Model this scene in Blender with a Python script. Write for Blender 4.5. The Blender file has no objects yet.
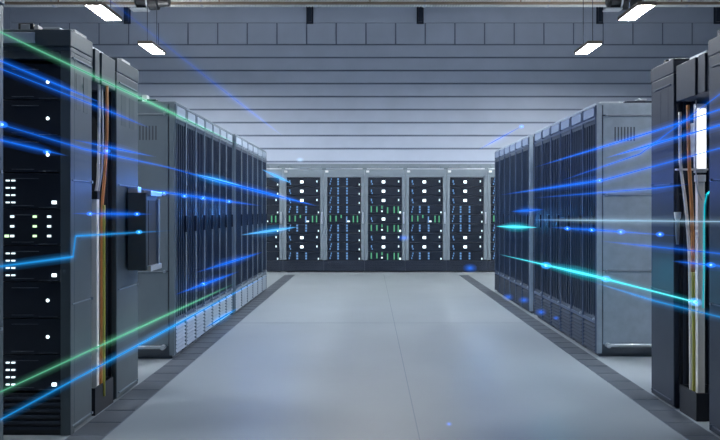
import bpy, bmesh, math, random
random.seed(7)
S = bpy.context.scene
COL = S.collection
PI = math.pi
F = 700.0; VX = 370.0; VY = 211.0; CH = 1.2

def at(x, y, Y):
    "pixel of the 720x440 frame at distance Y -> point"
    return ((x - VX) * Y / F, Y, CH + (VY - y) * Y / F)

# ------------------------------------------------------------ materials
def mat(name, col, rough=.5, metal=0.0, noise=0.0, nscale=8.0, bump=0.0, spec=.5):
    m = bpy.data.materials.new(name); m.use_nodes = True
    nt = m.node_tree; b = nt.nodes['Principled BSDF']
    b.inputs['Base Color'].default_value = (*col, 1)
    b.inputs['Roughness'].default_value = rough
    b.inputs['Metallic'].default_value = metal
    b.inputs['Specular IOR Level'].default_value = spec
    tc = nt.nodes.new('ShaderNodeTexCoord')
    n = nt.nodes.new('ShaderNodeTexNoise'); n.inputs['Scale'].default_value = nscale; n.inputs['Detail'].default_value = 5
    nt.links.new(tc.outputs['Object'], n.inputs['Vector'])
    if noise:
        r = nt.nodes.new('ShaderNodeValToRGB')
        r.color_ramp.elements[0].position = .3; r.color_ramp.elements[1].position = .7
        r.color_ramp.elements[0].color = (*[c * (1 - noise) for c in col], 1)
        r.color_ramp.elements[1].color = (*[min(1, c * (1 + noise)) for c in col], 1)
        nt.links.new(n.outputs['Fac'], r.inputs['Fac']); nt.links.new(r.outputs['Color'], b.inputs['Base Color'])
    if bump:
        bp = nt.nodes.new('ShaderNodeBump'); bp.inputs['Strength'].default_value = bump; bp.inputs['Distance'].default_value = .01
        nt.links.new(n.outputs['Fac'], bp.inputs['Height']); nt.links.new(bp.outputs['Normal'], b.inputs['Normal'])
    return m

def emat(name, col, k):
    m = bpy.data.materials.new(name); m.use_nodes = True
    nt = m.node_tree; nt.nodes.clear()
    e = nt.nodes.new('ShaderNodeEmission'); e.inputs[0].default_value = (*col, 1); e.inputs[1].default_value = k
    o = nt.nodes.new('ShaderNodeOutputMaterial'); nt.links.new(e.outputs[0], o.inputs['Surface'])
    return m

def vmat(name, col, k):
    m = bpy.data.materials.new(name); m.use_nodes = True
    nt = m.node_tree; nt.nodes.clear()
    e = nt.nodes.new('ShaderNodeEmission'); e.inputs[0].default_value = (*col, 1); e.inputs[1].default_value = k
    o = nt.nodes.new('ShaderNodeOutputMaterial'); nt.links.new(e.outputs[0], o.inputs['Volume'])
    return m

M = dict(
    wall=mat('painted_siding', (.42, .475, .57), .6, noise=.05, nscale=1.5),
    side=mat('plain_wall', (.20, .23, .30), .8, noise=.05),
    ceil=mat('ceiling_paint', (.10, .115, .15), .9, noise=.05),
    floor=mat('sealed_floor', (.235, .268, .290), .42, noise=.05, nscale=1.1, bump=.02),
    groove=mat('floor_groove', (.22, .26, .29), .8),
    tile=mat('dark_floor_tile', (.06, .073, .09), .5, noise=.12, nscale=6),
    tilegap=mat('tile_joint', (.14, .16, .19), .7),
    shell=mat('grey_cabinet_steel', (.22, .27, .31), .42, .35, noise=.06, nscale=5),
    shell_dark=mat('charcoal_cabinet_steel', (.030, .040, .062), .42, .4, noise=.08, nscale=5),
    near=mat('slate_cabinet_steel', (.085, .11, .125), .42, .35, noise=.06, nscale=5),
    panel=mat('lit_cabinet_steel', (.36, .43, .50), .45, .2, noise=.08, nscale=14),  # cabinet steel with the right row's brighter lighting put into the colour
    trim_blue=mat('navy_trim_steel', (.08, .115, .19), .4, .4),
    plate_blue=mat('blue_grey_plate', (.20, .26, .38), .45, .2),
    recess=mat('recess_steel', (.077, .10, .115), .5, .3),
    door=mat('dark_cabinet_door', (.022, .040, .078), .30, .5, noise=.15, nscale=12),
    rib=mat('door_rib', (.028, .048, .088), .35, .5),
    bay=mat('black_bay', (.008, .011, .018), .5),
    chassis=mat('black_server_face', (.009, .016, .030), .38, .3, noise=.1),
    edge=mat('server_edge_line', (.10, .12, .16), .4, .6),
    plate=mat('pale_label_plate', (.36, .43, .52), .45, .2),
    louver=mat('pale_louver_steel', (.32, .38, .45), .4, .4),
    wallseam=mat('siding_joint', (.17, .20, .27), .8),
    seam=mat('panel_seam', (.10, .115, .14), .6),
    bright=mat('brushed_bright_steel', (.62, .67, .72), .3, .7),
    duct=mat('galvanised_duct', (.75, .77, .74), .4, .1),
    black=mat('black_plastic', (.015, .017, .02), .45),
    white=mat('white_plastic', (.80, .82, .84), .4),
    cream=mat('white_cable_jacket', (.90, .88, .84), .4),
    orange=mat('orange_cable_jacket', (.75, .30, .10), .45),
    olive=mat('yellow_green_cable_jacket', (.42, .40, .07), .45),
    housing=mat('lamp_housing', (.35, .27, .2), .5, .3),
    lamp=emat('lamp_diffuser', (.93, .965, 1.0), 215),
    added_uplamp=emat('added_uplight_glow', (.95, .97, 1.0), 55),
    added_washer=emat('added_washer_glow', (.84, .91, 1.0), 82),
    strip=emat('strip_lamp', (.93, .96, 1.0), 1.6),
    led_w=emat('white_led', (.75, .93, 1.0), 1.6),
    led_wb=emat('bright_white_led', (.80, .95, 1.0), 3.0),
    led_b=emat('blue_led', (.20, .42, .80), .8),
    led_g=emat('green_led', (.18, .70, .40), .6),
    led_y=emat('yellow_green_led', (.62, 1.0, .55), 1.6),
)

# ------------------------------------------------------------ builders
class MB:
    def __init__(s): s.v = []; s.f = []; s.mi = []
    def add(s, vs, fs, mi=0):
        o = len(s.v); s.v += vs
        for f in fs: s.f.append(tuple(i + o for i in f)); s.mi.append(mi)
    def box(s, x0, x1, y0, y1, z0, z1, mi=0):
        vs = [(x, y, z) for z in (z0, z1) for y in (y0, y1) for x in (x0, x1)]
        s.add(vs, [(0, 2, 3, 1), (4, 5, 7, 6), (0, 1, 5, 4), (2, 6, 7, 3), (0, 4, 6, 2), (1, 3, 7, 5)], mi)
        return s
    def tube(s, pts, r, n=8, mi=0, cap=True):
        "pts: points; r: radius or list"
        from mathutils import Vector
        P = [Vector(p) for p in pts]; k = len(P)
        R = r if isinstance(r, (list, tuple)) else [r] * k
        o = len(s.v)
        for i in range(k):
            t = (P[min(i + 1, k - 1)] - P[max(i - 1, 0)]).normalized()
            up = Vector((0, 0, 1)) if abs(t.z) < .9 else Vector((1, 0, 0))
            a = t.cross(up).normalized(); b = a.cross(t).normalized()
            for j in range(n):
                q = 2 * PI * j / n
                s.v.append(tuple(P[i] + (a * math.cos(q) + b * math.sin(q)) * R[i]))
        for i in range(k - 1):
            for j in range(n):
                j2 = (j + 1) % n
                s.f.append((o + i * n + j, o + i * n + j2, o + (i + 1) * n + j2, o + (i + 1) * n + j)); s.mi.append(mi)
        if cap:
            s.f.append(tuple(o + j for j in reversed(range(n)))); s.mi.append(mi)
            s.f.append(tuple(o + (k - 1) * n + j for j in range(n))); s.mi.append(mi)
        return s
    def ball(s, c, r, n=12, m=8, mi=0, sc=(1, 1, 1)):
        vs = [(c[0], c[1], c[2] + r * sc[2])]
        for i in range(1, m):
            th = PI * i / m
            for j in range(n):
                q = 2 * PI * j / n
                vs.append((c[0] + r * sc[0] * math.sin(th) * math.cos(q), c[1] + r * sc[1] * math.sin(th) * math.sin(q), c[2] + r * sc[2] * math.cos(th)))
        vs.append((c[0], c[1], c[2] - r * sc[2]))
        fs = [(0, 1 + j, 1 + (j + 1) % n) for j in range(n)]
        for i in range(m - 2):
            for j in range(n):
                a = 1 + i * n + j; b = 1 + i * n + (j + 1) % n
                fs.append((a, a + n, b + n, b))
        L = len(vs) - 1; o = 1 + (m - 2) * n
        fs += [(L, o + (j + 1) % n, o + j) for j in range(n)]
        s.add(vs, fs, mi); return s
    def build(s, name, mats, parent=None, bevel=0, smooth=False):
        me = bpy.data.meshes.new(name); me.from_pydata(s.v, [], s.f)
        for p, mi in zip(me.polygons, s.mi): p.material_index = mi; p.use_smooth = smooth
        bm = bmesh.new(); bm.from_mesh(me); bmesh.ops.recalc_face_normals(bm, faces=bm.faces[:]); bm.to_mesh(me); bm.free(); me.update()
        for m in (mats if isinstance(mats, (list, tuple)) else [mats]): me.materials.append(m)
        o = bpy.data.objects.new(name, me); COL.objects.link(o); o.parent = parent
        if bevel:
            b = o.modifiers.new('bevel', 'BEVEL'); b.width = bevel; b.segments = 2; b.limit_method = 'ANGLE'
        return o

def tag(o, label=None, cat=None, group=None, kind=None):
    if label: o['label'] = label
    if cat: o['category'] = cat
    if group: o['group'] = group
    if kind: o['kind'] = kind
    return o
def empty(name, loc=(0, 0, 0), rz=0):
    o = bpy.data.objects.new(name, None); COL.objects.link(o)
    o.location = loc; o.rotation_euler = (0, 0, rz); o.empty_display_size = .2
    return o
def copy_tree(o, parent=None):
    kids = list(o.children)
    c = o.copy(); COL.objects.link(c); c.parent = parent
    for ch in kids: copy_tree(ch, c)
    return c
ORD = ['first', 'second', 'third', 'fourth', 'fifth', 'sixth', 'seventh', 'eighth', 'ninth']

# ------------------------------------------------------------ the hall
WY = 16.0; HX = 8.2; HZ = 6.5; BY = -3.0
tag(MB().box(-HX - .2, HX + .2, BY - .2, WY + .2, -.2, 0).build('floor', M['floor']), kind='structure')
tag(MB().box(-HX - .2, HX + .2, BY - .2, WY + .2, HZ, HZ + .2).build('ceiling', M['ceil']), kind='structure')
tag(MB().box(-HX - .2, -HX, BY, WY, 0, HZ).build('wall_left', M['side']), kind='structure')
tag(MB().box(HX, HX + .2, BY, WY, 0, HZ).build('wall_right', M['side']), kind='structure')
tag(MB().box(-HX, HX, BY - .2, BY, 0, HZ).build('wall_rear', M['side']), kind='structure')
# back wall: lapped siding, a band of square panels on top of it, a plain course above
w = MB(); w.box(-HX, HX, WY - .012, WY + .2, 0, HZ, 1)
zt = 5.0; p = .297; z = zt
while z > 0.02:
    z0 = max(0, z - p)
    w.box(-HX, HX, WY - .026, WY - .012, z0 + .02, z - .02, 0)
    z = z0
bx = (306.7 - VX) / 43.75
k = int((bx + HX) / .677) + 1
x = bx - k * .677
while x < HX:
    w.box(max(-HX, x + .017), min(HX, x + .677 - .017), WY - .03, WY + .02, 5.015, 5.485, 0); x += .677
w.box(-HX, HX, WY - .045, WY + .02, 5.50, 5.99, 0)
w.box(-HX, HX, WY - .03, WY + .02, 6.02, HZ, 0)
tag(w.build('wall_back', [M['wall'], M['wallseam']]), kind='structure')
# dark tile strips let into the floor along both rows, thin floor joints
for i, (a, b) in enumerate(((-1.60, -1.405), (1.665, 1.84))):
    t = MB(); t.box(a, b, .6, 13.1, .0005, .002, 1); y = .6
    while y < 13.05: t.box(a + .006, b - .006, y + .006, min(13.1, y + .234), .002, .004); y += .24
    tag(t.build('trim_%d' % (i + 1), [M['tile'], M['tilegap']]), kind='structure')
g = MB(); g.box(.258, .264, BY, 13.3, .0004, .0012)
for yy in (3.3, 7.5): g.box(-1.40, 1.66, yy, yy + .006, .0004, .0012)
tag(g.build('trim_3', M['groove']), kind='structure')
tag(MB().box(-HX, HX, WY - .09, WY - .05, 0, .14).build('baseboard_back', M['side']), kind='structure')

# brackets on the wall under the duct
for (x, lab) in ((128, 'dark steel wall bracket below the duct above the left hanging lamp'), (310, 'dark steel wall bracket left of the top centre of the back wall'),
                 (420, 'dark steel wall bracket right of the top centre of the back wall'), (599, 'dark steel wall bracket above the far right hanging lamp'),
                 (716, 'dark steel wall bracket at the right end of the back wall')):
    c = at(x, 15.5, WY)
    m = MB(); m.box(c[0] - .045, c[0] + .045, WY - .14, WY - .045, 5.50, 5.86)
    m.box(c[0] - .08, c[0] + .08, WY - .055, WY - .045, 5.46, 5.92)
    tag(m.build('wall_bracket', M['shell_dark'], bevel=.006), lab, 'bracket', 'brackets along the top of the back wall')

# corrugated duct under the ceiling with its rail
DY = 14.2; DZ = CH + (VY + 3) * DY / F; DR = .20
rt = empty('corrugated_duct', (0, DY, DZ))
m = MB(); pts = []; rr = []; x = -HX + .01
while x < HX - .05:
    for dx, r in ((0, DR - .018), (.018, DR), (.038, DR)): pts.append((x + dx, 0, 0)); rr.append(r)
    x += .058
m.tube(pts, rr, 18); m.build('duct_pipe', M['duct'], rt)
for x in (-6.4, -3.4, -1.1, 1.1, 3.6, 6.4):
    MB().tube([(x, 0, DR + .0), (x, 0, HZ - DZ)], .008, 6).build('hanger', M['shell_dark'], rt)
    MB().tube([(x - .02, 0, 0), (x + .02, 0, 0)], DR + .008, 18).build('clamp', M['bright'], rt)
tag(rt, 'grey corrugated metal duct running across the top of the hall', 'duct')
rl = MB(); rl.box(-HX + .01, HX - .01, DY - .30, DY - .25, DZ - DR - .03, DZ - DR + .015)
for x in (-6.2, -3, 0, 3, 6.2): rl.box(x - .01, x + .01, DY - .285, DY - .265, DZ - DR, HZ)
tag(rl.build('cable_rail', M['housing']), 'thin tan rail hung just in front of the corrugated duct', 'rail')

# ------------------------------------------------------------ hanging lamps
def lamp_fixture(x, y, L=.80, W=.235):
    r = empty('hanging_lamp', (x, y, 4.2))
    h = MB(); h.box(-W / 2 - .015, W / 2 + .015, -L / 2 - .015, L / 2 + .015, .008, .05)
    for sx in (-1, 1): h.box(sx * (W / 2 + .008) - .007, sx * (W / 2 + .008) + .007, -L / 2 - .015, L / 2 + .015, -.006, .012)
    for sy in (-1, 1): h.box(-W / 2, W / 2, sy * (L / 2 + .008) - .007, sy * (L / 2 + .008) + .007, -.006, .012)
    h.build('housing', M['housing'], r)
    MB().box(-W / 2, W / 2, -L / 2, L / 2, 0, .008).build('diffuser', M['lamp'], r)
    MB().box(-W / 2 + .03, W / 2 - .03, -L / 2 + .03, L / 2 - .03, .05, .056).build('added_uplight', M['added_uplamp'], r)  # unseen glowing sheet added to brighten ceiling, duct and upper wall
    for sy in (-1, 1): MB().tube([(0, sy * L * .35, .056), (0, sy * L * .35, HZ - 4.2)], .006, 6).build('suspension_wire', M['shell_dark'], r)
    return r
pl = lamp_fixture(-4.03, 10.6)
tag(pl, 'hanging rectangular lamp at top left, the larger of the left pair', 'lamp', 'lamps hanging from the ceiling')
for (x, y, lab) in ((-4.03, 12.95, 'small hanging rectangular lamp at left, lower and farther than its neighbour'),
                    (4.03, 10.6, 'hanging rectangular lamp at top right, the larger of the right pair'),
                    (4.03, 12.95, 'small hanging rectangular lamp at right, lower and farther than its neighbour')):
    tag(copy_tree(pl), lab, 'lamp').location = (x, y, 4.2)
n = 0
for y in (8.25, 5.9, 3.55):
    for x in (-4.03, 4.03):
        c = copy_tree(pl); c.location = (x, y, 4.2)
        c['label'] = 'hanging rectangular lamp overhead, outside the photo, %s from far end on the %s' % (ORD[n // 2 + 2], 'left' if x < 0 else 'right'); n += 1
for y in (9.4, 8.1):
    c = copy_tree(pl); c.location = (.13, y, 4.2)
    c['label'] = 'hanging rectangular lamp over the aisle middle, outside the photo, %s from far end' % ORD[int((9.4 - y) / 1.3 + .5)]
# round black motor housings on the duct
for (x, lab, q) in ((153, 'black drum shaped fan motor under the duct at upper left', -1), (624, 'dark drum shaped fan motor under the duct at upper right', 1)):
    c = at(x, 1, DY - .62)
    r = empty('fan_motor', c)
    MB().tube([(-.34, 0, 0), (-.30, 0, 0), (-.29, 0, 0), (.10, 0, 0), (.12, 0, 0), (.32, 0, 0)], [.08, .12, .17, .17, .12, .10], 20).build('drum', M['black'], r)
    MB().tube([(-.10, 0, 0), (-.07, 0, 0)], .18, 20).build('clamp_band', M['bright'], r)
    MB().box(-.40, -.08, -.16, .05, -.20, -.17).build('mounting_plate', M['bright'], r, bevel=.005)
    MB().box(-.02, .02, -.02, .02, .15, HZ - c[2]).build('hanger', M['black'], r)
    tag(r, lab, 'motor')

# ------------------------------------------------------------ narrow cabinets of the two aisle rows.  local: front looks +X, at x = 0; width along Y; body to -X
CD = 1.05; RH = 2.09
def narrow_cabinet(wd, dark):
    r = empty('server_cabinet'); h = wd / 2 - .002
    sh = MB(); sh.box(-CD, -.02, -h, h, .03, RH - .02)
    sh.box(-CD + .03, -.03, -h + .02, h - .02, 0, .03, 1)           # plinth
    sh.box(-CD - .0, 0, -h, h, RH - .02, RH)                        # top lid
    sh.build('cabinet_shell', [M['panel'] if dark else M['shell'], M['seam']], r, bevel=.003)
    fr = MB(); fr.box(-.02, .004, -h, -h + .011, .03, RH - .02); fr.box(-.02, .004, h - .011, h, .03, RH - .02)
    fr.box(-.02, .003, -h + .011, h - .011, 1.955, 1.975); fr.box(-.02, .003, -h + .011, h - .011, .27, .295)
    fr.build('front_trim', M['trim_blue'] if dark else M['shell'], r)
    tp = MB(); tp.box(-.02, .006, -h + .035, h - .035, 1.985, 2.062); tp.build('label_plate', M['plate_blue'] if dark else M['plate'], r, bevel=.003)
    d = MB(); d.box(-.02, -.004, -h + .011, h - .011, .295, 1.955)
    nr = 5
    for i in range(nr):
        y = -h + .022 + (2 * h - .044) * (i + .5) / nr
        d.box(-.004, .003, y - .006, y + .006, .33, 1.92, 1)
    dd = d.build('door', [M['door'], M['rib']], r)
    MB().box(-.004, .018, h - .05, h - .036, 1.02, 1.16).build('door_handle', M['shell_dark'], dd, bevel=.003)
    MB().tube([(-.0, h - .04, .305), (.014, h - .04, .305)], .010, 8).build('latch', M['bright'], dd)
    g = MB(); g.box(-.02, -.010, -h + .022, h - .022, .03, .27, 1)
    for i in range(7):
        z = .042 + i * .031
        vs = [(-.012, -h + .028, z + .022), (.006, -h + .028, z), (.006, -h + .028, z + .006), (-.012, -h + .028, z + .028)]
        v2 = [(a[0], h - .028, a[2]) for a in vs]
        g.add(vs + v2, [(0, 1, 5, 4), (1, 2, 6, 5), (2, 3, 7, 6), (3, 0, 4, 7), (0, 3, 2, 1), (4, 5, 6, 7)], 0)
    g.build('vent_grille', [M['shell_dark'] if dark else M['louver'], M['bay']], r)
    return r

def end_panel(r, wd, sgn, pm):
    "the outer side panel, sgn = local Y direction it faces"
    h = wd / 2 * sgn
    def b(m, x0, x1, z0, z1, d0, d1, mi=0):
        y0, y1 = h + sgn * d0, h + sgn * d1
        m.box(x0, x1, min(y0, y1), max(y0, y1), z0, z1, mi)
    m = MB(); zs = [.10, .709, 1.334, 1.984, RH - .015]
    for i in range(4): b(m, -CD + .04, -.055, zs[i] + .004, zs[i + 1] - .004, 0, .012)
    b(m, -.045, -.004, .03, RH - .01, 0, .014)
    b(m, -CD + .02, -.046, .03, RH - .02, 0, .003, 1)
    m.build('side_panel', [pm, M['seam']], r, bevel=.002)
    if r.location.y > 8: return                                     # only a narrow slot beside the neighbouring bank
    for z in (1.984, 1.334, .709):
        t = MB(); b(t, -CD + .05, -.10, z - .004, z + .006, .010, .020)
        y = h + sgn * .02; t.tube([(-.085, h, z), (-.085, y, z)], .012, 8)
        t.build('seam_rail', M['bright'], r)
    v = MB()
    for i in range(7): b(v, -.315 + i * .026, -.303 + i * .026, 1.775, 1.89, .010, .0135)
    v.build('vent_slots', M['seam'], r)
    t = MB(); y = h + sgn * .035
    t.tube([(-CD + .08, y, .10), (-.08, y, .10)], .014, 10); t.tube([(-.09, h, .10), (-.09, y + sgn * .02, .10)], .02, 10)
    t.tube([(-CD + .1, h, .10), (-CD + .1, y, .10)], .012, 8); t.build('base_rail', M['bright'], r)

BANKS = [  # side, X, Y0, Y1, count, dark grille, words
    (-1, -1.58, 5.68, 8.03, 7, False, 'near bank of the left row'),
    (-1, -1.555, 8.08, 10.50, 6, False, 'far bank of the left row'),
    (1, 1.86, 5.76, 7.92, 6, True, 'near bank of the right row'),
    (1, 1.86, 8.19, 10.42, 6, True, 'far bank of the right row')]
for (sd, X, y0, y1, n, dark, words) in BANKS:
    wd = (y1 - y0) / n; proto = narrow_cabinet(wd, dark); rz = 0 if sd < 0 else PI
    for i in range(n):
        r = proto if i == 0 else copy_tree(proto)
        if i == 0: first = r
        r.location = (X, y0 + wd * (i + .5), 0); r.rotation_euler = (0, 0, rz)
        tag(r, 'narrow grey cabinet with dark door, %s from camera in %s' % (ORD[i], words.replace('the ', '')), 'server cabinet', 'cabinets of the ' + words)
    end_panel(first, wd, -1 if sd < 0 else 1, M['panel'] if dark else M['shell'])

# fittings on top of the row ends
def top_fitting(name, loc, parts, lab):
    r = empty(name, loc)
    for nm, m_, bx_ in parts: MB().box(*bx_).build(nm, m_, r, bevel=.003)
    tag(r, lab, 'cabinet top fitting'); return r
top_fitting('cable_tray', (2.17, 5.95, RH), [('tray', M['shell_dark'], (-.02, .30, -.05, .05, .012, .04)), ('foot', M['shell_dark'], (0, .03, -.04, .04, 0, .012)), ('foot', M['shell_dark'], (.25, .28, -.04, .04, 0, .012)), ('end_cap', M['bright'], (.09, .16, -.06, .06, .04, .055))],
            'low dark cable tray on top of the right row nearest the camera')
top_fitting('top_rail', (1.98, 5.95, RH), [('rail', M['bright'], (-.03, .16, -.03, .03, .02, .035)), ('post', M['shell_dark'], (-.02, .0, -.02, .02, 0, .02)), ('post', M['shell_dark'], (.12, .14, -.02, .02, 0, .02))],
            'slim bright rail on the front top corner of the right row')
top_fitting('top_rail', (-1.98, 5.85, RH), [('rail', M['shell_dark'], (-.25, .20, -.03, .03, .02, .04)), ('post', M['shell_dark'], (-.2, -.17, -.02, .02, 0, .02)), ('cap', M['white'], (.085, .125, -.035, .035, .0, .075))],
            'dark rail with an upright white cap on top of left row')

# ------------------------------------------------------------ servers
FW = .666   # bay width of the far racks
def led(r, x, z, w_, h_, m_, y=-.004, name='indicator_light'):
    return MB().box(x - w_ / 2, x + w_ / 2, y - .004, y + .004, z - h_ / 2, z + h_ / 2).build(name, m_, r)
def far_server(kind):
    r = empty('server'); H = .1825; W = FW - .012
    m = MB(); m.box(-W / 2, W / 2, 0, .55, .004, H - .004)
    m.box(-W / 2 + .02, W / 2 - .02, -.006, 0, H - .012, H - .007, 1)
    m.build('chassis', [M['chassis'], M['edge']], r)
    if kind == 'A':
        led(r, -.03, .09, .062, .05, M['led_wb']); led(r, -W / 2 + .06, .10, .022, .05, M['led_b']); led(r, W / 2 - .06, .10, .022, .04, M['led_w'])
        led(r, -W / 2 + .075, .05, .02, .03, M['led_b'])
    elif kind == 'B':
        for x in (-.12, .055):
            for z in (.045, .095, .145): led(r, x, z, .032, .036, M['led_b'])
        for z in (.05, .10, .145): led(r, -W / 2 + .05 + (z - .05) * .25, z, .018, .034, M['led_b'])
        led(r, W / 2 - .03, .04, .022, .034, M['led_w'])
    else:
        for i, x in enumerate((-.27, -.16, -.06, .05, .18, .26)):
            hh = (.12, .11, .06, .12, .13, .13)[i]; zz = (.10, .10, .14, .08, .09, .09)[i]
            led(r, x, zz, .024, hh, M['led_g'] if i != 3 or kind == 'D' else M['led_b'])
        if kind == 'C': led(r, .085, .045, .05, .03, M['led_w'])
        else: led(r, W / 2 - .03, .04, .035, .04, M['led_w']); led(r, -.06, .06, .03, .03, M['led_w'])
    return r
KIND = {'A': 'one white light', 'B': 'blue light columns', 'C': 'green light bars', 'D': 'green and white lights'}

# far row of open racks.  local: front looks -Y, at y = 0
def open_rack(W, H, D, z0, z1, post, near=False):
    r = empty('server_rack'); sm = M['near'] if near else M['shell']
    f = MB(); h = W / 2
    for s in (-1, 1):
        a, b = sorted((s * h, s * (h - post))); f.box(a, b, 0, .05, 0 if near else .24, z1 + .04)
        a, b = sorted((s * (h - .001), s * (h - .02))); f.box(a, b, .05, D, .02, z1 + .04)
    f.box(-h, h, 0, D, z1 + .04, H); f.box(-h + post, h - post, 0, .05, z1, z1 + .04)
    f.box(-h + .02, h - .02, D - .02, D, .02, z1 + .04)
    f.build('rack_frame', sm, r, bevel=.004)
    MB().box(-h + post, h - post, .60 if not near else D - .035, .62 if not near else D - .022, z0, z1).build('bay_back', M['bay'], r)
    b = MB(); b.box(-h + (0 if not near else post), h - (0 if not near else post), .012, D - .03, .0 if near else .02, z0, 0)
    n_ = 6
    for i in range(n_):
        z = .03 + (z0 - .03) * i / n_; b.box(-h + post, h - post, .0, .012, z, z + (z0 - .03) / n_ * .5, 1)
    b.build('base_grille', [M['shell_dark'] if not near else M['bay'], M['shell_dark']], r)
    return r
PIT = .803; FY = 13.75; X0 = -2.515
ZB = .222; U = .1825
proto = open_rack(PIT - .004, 2.02, .95, ZB, ZB + 9 * U, .066)
MB().box(-.36, .36, .05, .12, 2.02, 2.045).build('top_rail', M['bright'], proto)
for i in range(4): MB().box(-.33 + i * .2, -.27 + i * .2, .03, .12, 2.045, 2.085).build('rail_clip', M['shell'], proto)
MB().box(-.37, -.31, -.02, 0, 1.955, 1.995).build('badge', M['white'], proto, bevel=.003)
MB().box(PIT / 2 - .05, PIT / 2 - .02, -.03, 0, .95, 1.18).build('handle', M['bright'], proto, bevel=.004)
COLS = ['BBABCBAAB', 'AAABCBAAB', 'BBBBCBBBB', 'AAADADAAD', 'AAABCBAAB', 'AAABBBAAB', 'BBBBCBBBB']
WHERE = ['first cabinet', 'second cabinet', 'third cabinet', 'middle cabinet', 'fifth cabinet', 'sixth cabinet', 'last cabinet']
lib = {k_: far_server(k_) for k_ in 'ABCD'}; used = set()
for i in range(7):
    r = proto if i == 0 else copy_tree(proto)
    cx = X0 + PIT * (i + .5); r.location = (cx, FY, 0)
    tag(r, 'grey open rack of lit servers across the end of the aisle, %s from left' % WHERE[i].replace(' cabinet', ''), 'server rack', 'racks across the end of the aisle')
    for j in range(9):
        k_ = COLS[i][j]
        s_ = lib[k_] if k_ not in used else copy_tree(lib[k_]); used.add(k_)
        s_.location = (cx, FY + .015, ZB + U * (8 - j))
        tag(s_, 'black server with %s, %s from top, %s of far row' % (KIND[k_], ORD[j], WHERE[i].replace('first', 'leftmost').replace('last', 'rightmost')), 'server', 'servers in the far row')
# fascia rail behind the far racks
tag(MB().box(-5, 5, 14.75, 14.81, 0, 2.20).build('partition_panel', M['shell'], bevel=.01), 'long pale low partition standing just behind the far row of racks', 'partition')

r = empty('added_wall_washer', (0, 14.81, .5))  # unseen lamp added behind the partition to brighten the back wall
MB().box(-4.6, 4.6, 0, .09, -.03, 0).build('fill_strip_tray', M['shell'], r)
MB().box(-4.55, 4.55, .02, .08, 0, .012).build('fill_strip', M['added_washer'], r)
tag(r, 'long strip lamp added unseen on the back of the pale partition to brighten the wall', 'lamp')

# ------------------------------------------------------------ near racks on the left
LX = -1.6; H1 = 2.17
W1 = .60; cx = LX - W1 / 2
rk = open_rack(W1, H1 - .09, .29, .225, .24 + 9 * .195 + .02, .055, near=True)
rk.location = (cx, 3.74, 0)
tag(rk, 'large slate grey rack at left edge with its server front facing the camera', 'server rack')
MB().box(-W1 / 2 - .004, W1 / 2 + .004, -.006, .29, H1 - .088, H1).build('top_cap', M['near'], rk, bevel=.004)
MB().box(-.078, .115, -.014, -.006, H1 - .075, H1 - .018).build('label_plate', M['plate'], rk, bevel=.002)
for z in (1.366, .70, .045):
    MB().box(W1 / 2, W1 / 2 + .006, .02, .262, z - .003, z + .003).tube([(W1 / 2, .27, z), (W1 / 2 + .012, .27, z)], .008, 8).build('side_rail', M['shell'], rk)
MB().box(W1 / 2, W1 / 2 + .008, .02, .28, 2.02, 2.028).build('side_rail', M['shell'], rk)
for a in (.07, .17): MB().box(W1 / 2, W1 / 2 + .001, a, a + .06, 1.75, 1.95).build('side_recess', M['recess'], rk)
# servers of this rack. helper from frame pixels to local
def nl(px, py, zb): return ((px - VX) * 3.74 / F - cx, CH + (VY - py) * 3.74 / F - zb)
def near_server(kind, j):
    zb = .236 + .195 * (8 - j); r = empty('server', (cx, 3.752, zb)); H = .193
    m = MB(); m.box(-.243, .243, 0, .24, .002, H)
    m.box(-.02, .125, -.005, 0, H - .032, H - .028, 1); m.box(-.02, .10, -.005, 0, .016, .019, 1); m.box(.125, .225, -.005, 0, .006, .009, 1)
    m.build('chassis', [M['chassis'], M['edge']], r, bevel=.002)
    ytop = 60 + 36.5 * j
    if kind == 'A':
        x, z = nl(47, 79 + 36.4 * j, zb); z = .095
        o = MB().ball((x, -.004, z), .009, sc=(1, .5, 1)).build('power_light', M['led_wb'], r)
    elif kind == 'B':
        for px in (7, 12.5):
            for q in range(4):
                x, z = nl(px, 0, zb); led(r, x, .035 + q * .039, .018, .008, M['led_w'])
        x, z = nl(53.5, 0, zb); led(r, x, .035, .022, .017, M['led_wb'], name='power_light')
    else:
        for px, mm in ((11.4, M['led_w']), (34, M['led_y']), (48.4, M['led_w'])):
            for q in range(3):
                x, z = nl(px, 0, zb); led(r, x, .05 + q * .052, .018, .012, mm)
        x, z = nl(6, 0, zb); led(r, x, .05, .02, .014, M['led_y'])
    return r
desc = {'A': 'one white power light', 'B': 'paired white lights', 'C': 'white and green light grid'}
for j, k_ in enumerate('AAABCBAAB'):
    tag(near_server(k_, j), 'black server with %s, %s from top in big left rack' % (desc[k_], ORD[j]), 'server', 'servers in the big left rack')
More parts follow.
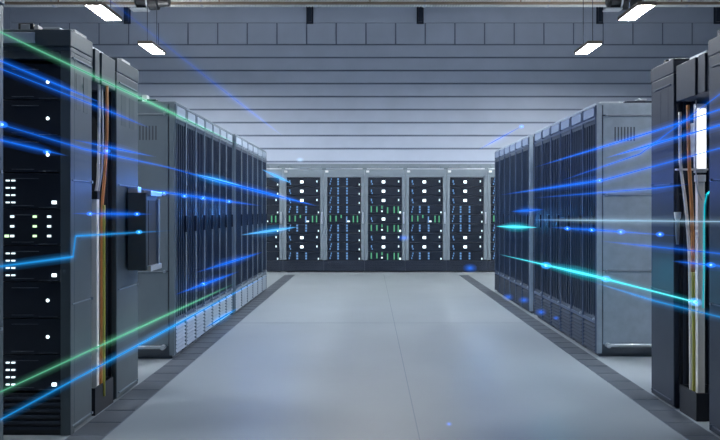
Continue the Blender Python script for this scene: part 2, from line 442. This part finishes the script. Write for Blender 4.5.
# second rack past the gap
def slab_rack(X, y0, y1, H, out, lab, depth=.62, parts_dark=M['near'], recess=True):
    "closed rack, aisle face at X; out = +1 when the aisle lies toward +X"
    r = empty('server_cabinet', (X, y0, 0)); D = y1 - y0
    def bx_(m, a, b, *q): a, b = sorted((-out * a, -out * b)); m.box(a, b, *q)
    m = MB(); bx_(m, 0, depth, .0, D, .012, H - .09); bx_(m, .02, depth, .02, D - .02, 0, .012); m.build('cabinet_shell', parts_dark, r, bevel=.005)
    m = MB(); bx_(m, -.004, depth, -.004, D + .004, H - .088, H); m.build('top_cap', parts_dark, r, bevel=.005)
    rm = M['edge'] if parts_dark is M['shell_dark'] else M['shell']
    for z in (1.366, .70, .045):
        m = MB(); bx_(m, -.008, 0, .03, D - .045, z - .003, z + .003); bx_(m, -.013, 0, D - .045, D - .03, z - .006, z + .006); m.build('side_rail', rm, r)
    m = MB(); bx_(m, -.008, 0, .04, D - .04, H - .155, H - .147); m.build('side_rail', rm, r)
    for a, e in ((.08, D * .42), (D * .56, D - .08)):
        m = MB(); bx_(m, -.001, 0, a, e, 1.75, 1.95); m.build('side_recess', M['recess'] if parts_dark is M['near'] else M['shell_dark'], r)
    if recess:
        m = MB(); bx_(m, .03, depth - .05, -.010, 0, .10, H - .22, 0)
        for a in (.05, .10, .2): bx_(m, a, a + .015, -.022, -.010, .10, H - .22, 1)
        m.build('gap_side_panel', [M['bay'], M['shell_dark']], r)
    tag(r, lab, 'server cabinet'); return r
slab_rack(LX, 4.42, 4.83, H1, 1, 'slate grey closed cabinet at left just past the white cables')
slab_rack(-1.57, 2.65, 3.0, H1, 1, 'grey cabinet edge cut off by the left border of the photo')
slab_rack(1.84, 4.24, 4.58, 2.125, -1, 'charcoal closed cabinet at right just past the white cables', parts_dark=M['shell_dark'])
slab_rack(1.84, 3.42, 3.80, 2.125, -1, 'charcoal cabinet cut off by the right border of the photo', parts_dark=M['shell_dark'], recess=False)
# header bridges over the gaps
def header(X, y0, y1, z0, z1, out, m_, lab):
    r = empty('header_bridge', (X, y0, z0)); D = y1 - y0; H = z1 - z0
    m = MB(); a, b = sorted((-out * .012, -out * .30)); m.box(a, b, 0, D, 0, H); m.build('bridge_box', M['seam'], r)
    ys = (.03, D * .28, D * .40, D * .92)
    for p0, p1 in ((.035, D * .27), (D * .36, D * .94)):
        a, b = sorted((out * .002, -out * .012)); MB().box(a, b, p0, p1, -.005, H).build('bridge_panel', m_, r, bevel=.003)
    m = MB(); a, b = sorted((-out * .05, -out * .12)); m.box(a, b, D * .3, D * .8, H, H + .035); m.build('top_clip', M['bright'], r, bevel=.003)
    tag(r, lab, 'bridge panel')
header(LX, 4.035, 4.414, 1.96, 2.145, 1, M['near'], 'grey panel bridging the two nearest left cabinets above the cables')
header(1.84, 3.806, 4.228, 1.86, 2.07, -1, M['shell_dark'], 'charcoal panel bridging the two nearest right cabinets above the cables')

# fittings on top of the near racks
top_fitting('connector_box', (-1.81, 3.82, H1), [('box_body', M['black'], (-.09, -.01, -.04, .04, 0, .045)), ('face_rim', M['bright'], (-.075, -.025, -.046, -.04, .008, .038)), ('end_block', M['white'], (-.005, .018, -.04, .04, 0, .035))],
            'small black connector box on top of the big left rack')
top_fitting('top_rail', (-1.74, 3.82, H1), [('rail', M['bright'], (-.035, .06, -.03, .03, .006, .026)), ('foot', M['shell_dark'], (-.02, .04, -.02, .02, 0, .006))],
            'flat pale rail on the left rack beside the connector box')
top_fitting('top_clip', (-1.63, 3.88, H1), [('clip', M['white'], (-.02, .02, -.06, .10, .0, .022))], 'white clip on the aisle edge of the big left rack top')
top_fitting('top_clip', (-1.63, 4.60, H1), [('clip', M['white'], (-.02, .02, -.06, .10, .0, .022))], 'white clip on top of the closed left cabinet')
top_fitting('top_clip', (1.90, 4.38, 2.125), [('clip', M['white'], (-.035, .035, -.04, .06, .0, .022)), ('lug', M['black'], (-.055, -.036, -.02, .02, 0, .018))], 'white clip with black lug on top of right closed cabinet')
top_fitting('top_rail', (1.90, 3.68, 2.125), [('rail', M['shell_dark'], (-.04, .12, -.07, .07, .0, .04)), ('clip', M['white'], (-.02, .06, -.03, .05, .04, .052))], 'dark block with pale clip on top of the cut off right cabinet')

# control box mounted on the left closed cabinet
r = empty('control_box', (LX + .012, 4.58, .81))
MB().box(0, .125, 0, .25, 0, .51).build('box_body', M['near'], r, bevel=.006)
MB().box(.125, .129, .03, .19, .03, .46).build('dark_window', M['bay'], r)
MB().box(.124, .140, .215, .25, .02, .47).build('edge_strip', M['shell'], r, bevel=.002)
MB().box(.10, .150, .02, .26, .49, .525).build('top_bracket', M['bright'], r, bevel=.003)
MB().box(.09, .150, .02, .26, -.005, .030).build('bottom_bracket', M['bright'], r, bevel=.003)
MB().box(-.008, .06, .03, .10, .51, .55).build('cable_gland', M['bright'], r, bevel=.004)
tag(r, 'slate grey control box with bright corner brackets mounted on left closed cabinet', 'control box')

# ------------------------------------------------------------ cables in the gaps
def cable(pix, Y, rad, m_, lab, name='cable', flat=None):
    pts = [at(x, y, Y) for x, y in pix]
    # smooth
    P = []
    for i in range(len(pts) - 1):
        for t in range(6):
            u = t / 6; u = u
            P.append(tuple(pts[i][k] * (1 - u) + pts[i + 1][k] * u for k in range(3)))
    P.append(pts[-1])
    for _ in range(4):
        P = [P[0]] + [tuple((P[i - 1][k] + 2 * P[i][k] + P[i + 1][k]) / 4 for k in range(3)) for i in range(1, len(P) - 1)] + [P[-1]]
    o = MB().tube(P, rad, 10).build(name, m_, None, smooth=True)
    if lab: tag(o, lab, 'cable')
    return o
cable([(99, 84), (99, 150), (98, 182), (95, 196)], 4.20, .009, M['cream'], 'white cable hanging in the left gap, above the flat white duct')
cable([(102, 84), (103, 140), (102, 170), (98, 196)], 4.26, .006, M['bright'], 'thin grey cable hanging beside the white cable in left gap')
cable([(107, 86), (107, 140), (104, 185), (102, 204), (102, 300), (101, 396)], 4.24, .009, M['orange'], 'orange cable hanging down the whole left gap')
cable([(104, 205), (104, 300), (104, 396)], 4.23, .008, M['olive'], 'yellow green cable running down to the floor in left gap')
r = empty('cable_duct', (-1.645, 4.19, 0))
MB().box(-.018, .018, -.02, .02, .016, 1.30).build('duct_body', M['cream'], r, bevel=.004)
MB().box(-.022, .022, -.024, .024, 1.27, 1.32).build('duct_collar', M['black'], r, bevel=.003)
tag(r, 'flat white upright cable duct in the gap between left cabinets', 'cable duct')
for (a, b_, y0, y1, side) in ((-1.74, -1.61, 4.10, 4.39, 'left'), (1.86, 2.03, 3.99, 4.205, 'right')):
    r = empty('cable_trough', ((a + b_) / 2, (y0 + y1) / 2, 0)); hw = (b_ - a) / 2; hd = (y1 - y0) / 2
    MB().box(-hw, hw, -hd, hd, 0, .015).box(-hw, hw, -hd, -hd + .01, .015, .16).box(-hw, hw, hd - .01, hd, .015, .16).box(-hw, -hw + .01, -hd + .01, hd - .01, .015, .16).box(hw - .01, hw, -hd + .01, hd - .01, .015, .16).build('trough_body', M['bay'], r)
    tag(r, 'low black cable trough on the floor of the gap between the %s cabinets' % side, 'cable trough')
# right
YR = 4.08
r = empty('strip_lamp', at(701.5, 210, YR)[:2] + (1.225,))
MB().box(-.026, .026, -.004, .004, .22, .572).build('lit_tube', M['strip'], r, bevel=.003)
MB().box(-.032, .032, .004, .03, .20, .60).build('lamp_back', M['white'], r)
MB().box(-.006, .006, .03, .145, .3, .5).build('mount', M['white'], r)
MB().box(-.15, .035, -.012, .012, .212, .222).build('cross_bar', M['white'], r)
tag(r, 'glowing white strip lamp upright in the gap between right cabinets', 'lamp')
r = empty('cable_duct', at(700, 210, YR)[:2] + (0,))
MB().box(-.020, .020, -.02, .02, .016, 1.37).build('duct_body', M['cream'], r, bevel=.004)
MB().box(-.024, .024, -.024, .024, 1.37, 1.41).build('duct_collar', M['white'], r, bevel=.003)
tag(r, 'flat white upright cable duct in the gap between right cabinets', 'cable duct')
cable([(680, 112), (680, 165), (686, 205), (690, 260), (691, 398)], YR, .009, M['cream'], 'thick white cable at the left of the right gap')
cable([(688, 105), (689, 165), (692, 210), (693, 272)], YR - .03, .010, M['orange'], 'orange cable hanging in the upper right gap')
cable([(693, 272), (694, 330), (694, 398)], YR - .03, .009, M['olive'], 'yellow green cable hanging below the orange one at right')
cable([(696, 100), (695, 160), (697, 190), (702, 200)], YR - .05, .004, M['bright'], 'thin looping wire in front of the right strip lamp')
r = empty('hanging_plug', at(677.5, 212, 4.10))
MB().tube([(0, 0, .0), (0, 0, -.035), (0, 0, -.05)], [.020, .018, .010], 12).build('plug_cap', M['white'], r)
MB().tube([(0, 0, -.05), (0, 0, -.13), (0, 0, -.19)], [.012, .012, .007], 12).build('plug_body', M['shell'], r)
MB().tube([(0, 0, 0), (0, .0, .63)], .003, 6).build('cord', M['black'], r)
tag(r, 'small white capped plug hanging beside the right cables', 'plug')

# ------------------------------------------------------------ light beams
BC = {'b': (.01, .17, .95), 'c': (.02, .38, 1.0), 't': (.02, .75, .95), 'g': (.16, .68, .40), 'w': (.45, .75, 1.0)}
CORE = {k_: emat('beam_core_' + k_, v, .62 if k_ != 'b' else .8) for k_, v in BC.items()}
COREX = {k_: emat('beam_bright_core_' + k_, tuple(min(1, c + .12) for c in v), 1.0) for k_, v in BC.items()}
SPARK = emat('beam_spark', (.35, .7, 1.0), 1.4)
def beam(p, X, c, lab, w=1.2, halo=3.5, b=.5, sparks=(), fade=(1, 1), bright=False, peak=None):
    "p: frame points, X: lateral place; the beam runs along the aisle"
    pts = []; S_ = []
    n_ = 14
    for i in range(len(p) - 1):
        (xa, ya), (xb, yb) = p[i], p[i + 1]
        for t in range(n_ + (i == len(p) - 2)):
            u = t / n_; x = xa + (xb - xa) * u; y = ya + (yb - ya) * u
            s_ = (x - VX) / X; pts.append(at(x, y, F / s_)); S_.append(s_)
    N = len(pts) - 1
    def tp(u):
        a = min(1, u / .4) if fade[0] else 1; e = min(1, (1 - u) / .4) if fade[1] else 1
        v = max(0, min(a, e)) ** .8
        if peak is not None: v *= .7 + .3 * math.exp(-((u - peak) / .16) ** 2)
        return max(.03, v)
    o = pts[0]; L = [tuple(q[k] - o[k] for k in range(3)) for q in pts]
    r = empty('light_streak', o)
    MB().tube(L, [w * (.42 if bright else .30) / S_[i] * tp(i / N) for i in range(N + 1)], 8).build('beam_core', (COREX if bright else CORE)[c], r, smooth=True)
    smean = sum(S_) / len(S_); xm = sum(abs(a) for a, _ in [(q[0] - VX, 0) for q in p]) / len(p); sn = xm / math.hypot(F, xm)
    for hh, bb in ((halo * 1.7, b * .10), (halo * .9, b * .2), (halo * .45, b * .34)):
        rad = hh / smean
        MB().tube(L, [hh / S_[i] * tp(i / N) for i in range(N + 1)], 10).build('beam_glow', vmat('glow_' + c, BC[c], bb * GK * sn / (2 * rad)), r, smooth=True)
    for (x, y, rp) in sparks:
        s_ = (x - VX) / X; q = at(x, y, F / s_); q = tuple(q[k] - o[k] for k in range(3))
        MB().ball(q, rp * .75 / s_, sc=(1, 1, .8)).build('spark', SPARK, r, smooth=True)
        MB().ball(q, rp * 2.4 / s_, sc=(1, 1.4, .7)).build('spark_glow', vmat('spark_glow', BC['c' if c in 'ct' else 'b'], 1.1 * s_ / (6 * rp)), r, smooth=True)
    tag(r, lab, 'light streak', 'streaks of light along the aisle')
    return r
GK = 2.3
A = -1.5; B = 1.76
beam([(-4, 30), (242, 146)], A, 'g', 'long green light streak running above the left row tops', w=1.6, fade=(0, 1), b=.45)
beam([(-4, 394), (238, 282)], A, 'g', 'pale green light streak low across the left cabinets', w=1.4, fade=(0, 1), b=.35)
beam([(-4, 422), (268, 275)], A, 'c', 'long bright blue light streak lowest across the left cabinets', w=1.7, fade=(0, 1), b=.5)
beam([(-4, 59), (104, 104)], A, 'b', 'upper of two blue streaks across the big left rack top', w=1.2, fade=(0, 1))
beam([(-4, 67), (104, 109), (150, 128)], A, 'b', 'lower of two blue streaks across the big left rack top', w=1.0, fade=(0, 1), b=.35)
beam([(-4, 123), (84, 149), (190, 172)], A, 'b', 'blue streak starting at the left border below the two upper ones', w=1.0, fade=(0, 1), b=.4, sparks=((2, 124.5, 2.2),))
beam([(-4, 139), (68, 156)], A, 'b', 'short blue streak with a spark on the big left rack', w=1.2, fade=(0, 1), sparks=((47, 152, 1.6),))
beam([(70, 139), (156, 157)], A, 'b', 'blue streak with a spark crossing the left cable gap', w=1.1, sparks=((107, 151, 1.5),))
beam([(188, 173), (242, 186)], A, 'c', 'short bright cyan streak on the near left bank doors', w=2.4, b=.7, bright=True)
beam([(150, 163), (242, 187), (317, 206)], -.9, 'b', 'blue streak reaching from left bank toward the far racks', w=1.8, b=.6)
beam([(262, 169.5), (291, 183)], -1.4, 'c', 'short cyan streak at top of the far left bank end', w=2.2, b=.7, bright=True)
beam([(241, 235), (297, 227)], -1.3, 'c', 'bright cyan streak ending before the far racks at left', w=2.2, b=.7, bright=True)
beam([(-4, 267), (73, 256.8), (75.5, 236), (172, 230.5)], -1.40, 'c', 'stepped cyan streak kinking upward beside the white cables', w=1.6, fade=(0, 1), b=.5, sparks=((139, 232, 1.4),))
beam([(72, 213.5), (152, 214.2)], -1.40, 'b', 'level blue streak with two sparks over the control box', w=1.1, sparks=((90, 213.7, 1.4), (137, 214, 1.4)))
beam([(120, 186), (262, 206)], -1.40, 'b', 'blue streak with a chain of four sparks on left bank', w=1.1, sparks=((164, 193, 1.4), (184.5, 196, 1.4), (203, 198, 1.3), (229, 201.5, 1.2)))
beam([(196, 272.5), (263, 252)], A, 'b', 'deep blue streak at mid height of the left bank doors', w=1.6, b=.6)
beam([(174, 295), (239, 271.5)], A, 'b', 'blue streak with one spark low on the left bank doors', w=1.6, b=.6, sparks=((203.5, 284, 1.3),))
beam([(205, 328), (238, 308)], A, 'c', 'short cyan streak in front of the pale louvred feet', w=2.4, b=.8)
beam([(104, -4), (223, 90), (284, 137)], -1.2, 'b', 'faint blue streak slanting down in front of the back wall', w=.25, fade=(0, 1), b=.2, halo=4)
# right
beam([(500, 254.5), (596, 276.5), (697, 302.5)], B, 't', 'long bright turquoise streak crossing the right cabinets', w=2.6, b=.75, halo=4, bright=True, peak=.42, fade=(1, 0), sparks=((546, 265.5, 2.2), (606, 279, 2.0), (695, 302, 2.6)))
beam([(496, 226.3), (537, 227.5)], B, 't', 'short turquoise streak at the end of the far right bank', w=2.6, b=1.0, halo=3.2, bright=True)
beam([(532, 219.8), (724, 221.6)], B, 'w', 'thin white level streak along the right cabinets', w=1.3, b=.25, fade=(1, 0))
beam([(500, 195), (604, 180), (724, 147)], B, 'b', 'blue streak at upper middle of the right bank doors', w=1.2, b=.5, fade=(1, 0), sparks=((600, 180.5, 1.3),))
beam([(534, 167.5), (655, 131), (724, 108)], B, 'b', 'blue streak slanting up across the right row top', w=1.6, b=.6, fade=(1, 0))
beam([(604, 158.5), (655, 143.6), (724, 124)], B, 'b', 'broad deep blue streak over the right row side panel', w=2.0, b=.7, fade=(1, 0))
beam([(560, 181), (640, 154), (724, 91)], B, 'b', 'faint blue streak climbing toward the right border', w=1.0, b=.35, fade=(1, 0))
beam([(511, 211.5), (544, 209.5)], B, 'b', 'short level blue streak on the far right bank', w=1.6, b=.6)
beam([(534, 198), (655, 188.2), (690, 184)], B, 'b', 'faint blue beam just above the white level streak', w=1.0, b=.35)
beam([(550, 227.3), (596, 230), (680, 236)], B, 'b', 'blue beam with four sparks below the white level streak', w=1.1, b=.4, sparks=((567.5, 228.6, 1.4), (592, 230, 1.4), (621, 231.8, 1.7), (660, 234.4, 1.7)))
beam([(600, 241), (724, 254)], B, 'b', 'faint blue beam below the streak with four sparks', w=.9, b=.3, fade=(1, 0))
beam([(672, 261), (724, 266.5)], B, 'b', 'short blue streak with one spark at the right border', w=1.1, b=.4, fade=(1, 0), sparks=((711, 265, 1.8),))
beam([(590, 281), (655, 301), (724, 318)], B, 'c', 'dim cyan beam under the long turquoise streak at right', w=1.0, b=.3, fade=(1, 0))
beam([(478, 150), (523, 125.5)], B, 'b', 'faint blue streak in front of back wall above right bank', w=.8, b=.25, sparks=((521.5, 126.5, 1.1),))
# turquoise line climbing the edge of the cut off cabinet
def beam3(P, c, lab, rad, b):
    o = P[0]; L = [tuple(q[k] - o[k] for k in range(3)) for q in P]; r = empty('light_streak', o)
    MB().tube(L, rad * .3, 8).build('beam_core', CORE[c], r, smooth=True)
    MB().tube(L, rad, 10).build('beam_glow', vmat('glow3', BC[c], b / (2 * rad)), r, smooth=True)
    tag(r, lab, 'light streak', 'streaks of light along the aisle')
beam3([at(x, y, 3.86) for x, y in ((703, 308), (704, 270), (704, 225), (704.5, 205), (706.5, 195), (711, 188), (718, 185))], 't', 'turquoise light line bending at the edge of the right border cabinet', .010, .16)
def mote(x, y, X, rp, lab, c='b', k_=.9):
    s_ = (x - VX) / X; q = at(x, y, F / s_); r = empty('light_mote', q)
    MB().ball((0, 0, 0), rp * .12 / s_).build('spark', CORE[c], r, smooth=True)
    for q_ in (.45, .75, 1.15): MB().ball((0, 0, 0), rp * q_ / s_, sc=(1.3, 1.3, .8)).build('spark_glow', vmat('mote', BC[c], k_ * .22 * s_ / (2 * rp * q_)), r, smooth=True)
    tag(r, lab, 'light mote', 'blue motes of light')
mote(508, 297, B, 4, 'blue mote of light low on far right bank'); mote(524, 300, B, 4, 'blue mote of light beside the far right bank corner')
mote(541, 312, B, 4, 'blue mote of light on foot of the near right bank'); mote(556, 318, B, 2.5, 'small blue mote of light low on near right bank')
mote(300, 160, -1.2, 3, 'pale mote of light in front of the back wall', 'w', .5); mote(449, 424, .41, 2.5, 'small blue mote of light over the floor')
mote(404, 238, .5, 4, 'blue mote of light before the middle far racks'); mote(470, 268, 1.6, 5, 'blue mote of light before the right far racks')

# light the beams give off along the cabinets
def pt(x, y, z, col, e):
    l = bpy.data.lights.new('beam_light', 'POINT'); l.energy = e; l.color = col; l.shadow_soft_size = 0.0
    o = bpy.data.objects.new('beam_light', l); COL.objects.link(o); o.location = (x, y, z)
for (x, y, z, c, e) in ((-1.25, 3.1, 1.7, (.05, .2, 1), 2.5), (-1.2, 4.6, 1.35, (.05, .22, 1), 3), (-1.1, 6.2, 1.4, (.05, .25, 1), 11), (-1.1, 8.5, 1.2, (.05, .3, 1), 11),
                        (-1.2, 6.8, .5, (.05, .3, 1), 2), (1.4, 4.7, 1.4, (.05, .2, 1), 4), (1.35, 6.5, 1.5, (.05, .2, 1), 11), (1.35, 5.2, .75, (.03, .6, 1), 4), (1.4, 8.8, 1.1, (.04, .35, 1), 11)):
    pt(x, y, z, c, e * .6)

# ------------------------------------------------------------ world, camera
W = bpy.data.worlds.new('World'); S.world = W; W.use_nodes = True
W.node_tree.nodes['Background'].inputs[0].default_value = (.02, .03, .05, 1)
cam = bpy.data.cameras.new('camera'); co = bpy.data.objects.new('camera', cam); COL.objects.link(co)
co.location = (0, 0, CH); co.rotation_euler = (PI / 2, 0, 0)
cam.sensor_width = 36; cam.lens = 35; cam.shift_x = -10 / 720; cam.shift_y = -9 / 720; cam.clip_end = 60
S.camera = co
vs_ = S.view_settings; vs_.view_transform = 'Standard'; vs_.look = 'None'; vs_.gamma = 1; vs_.use_curve_mapping = False; vs_.exposure = 0
cy = S.cycles; cy.use_denoising = True; cy.max_bounces = 8; cy.diffuse_bounces = 5; cy.glossy_bounces = 4; cy.transparent_max_bounces = 48
cy.sample_clamp_indirect = 4
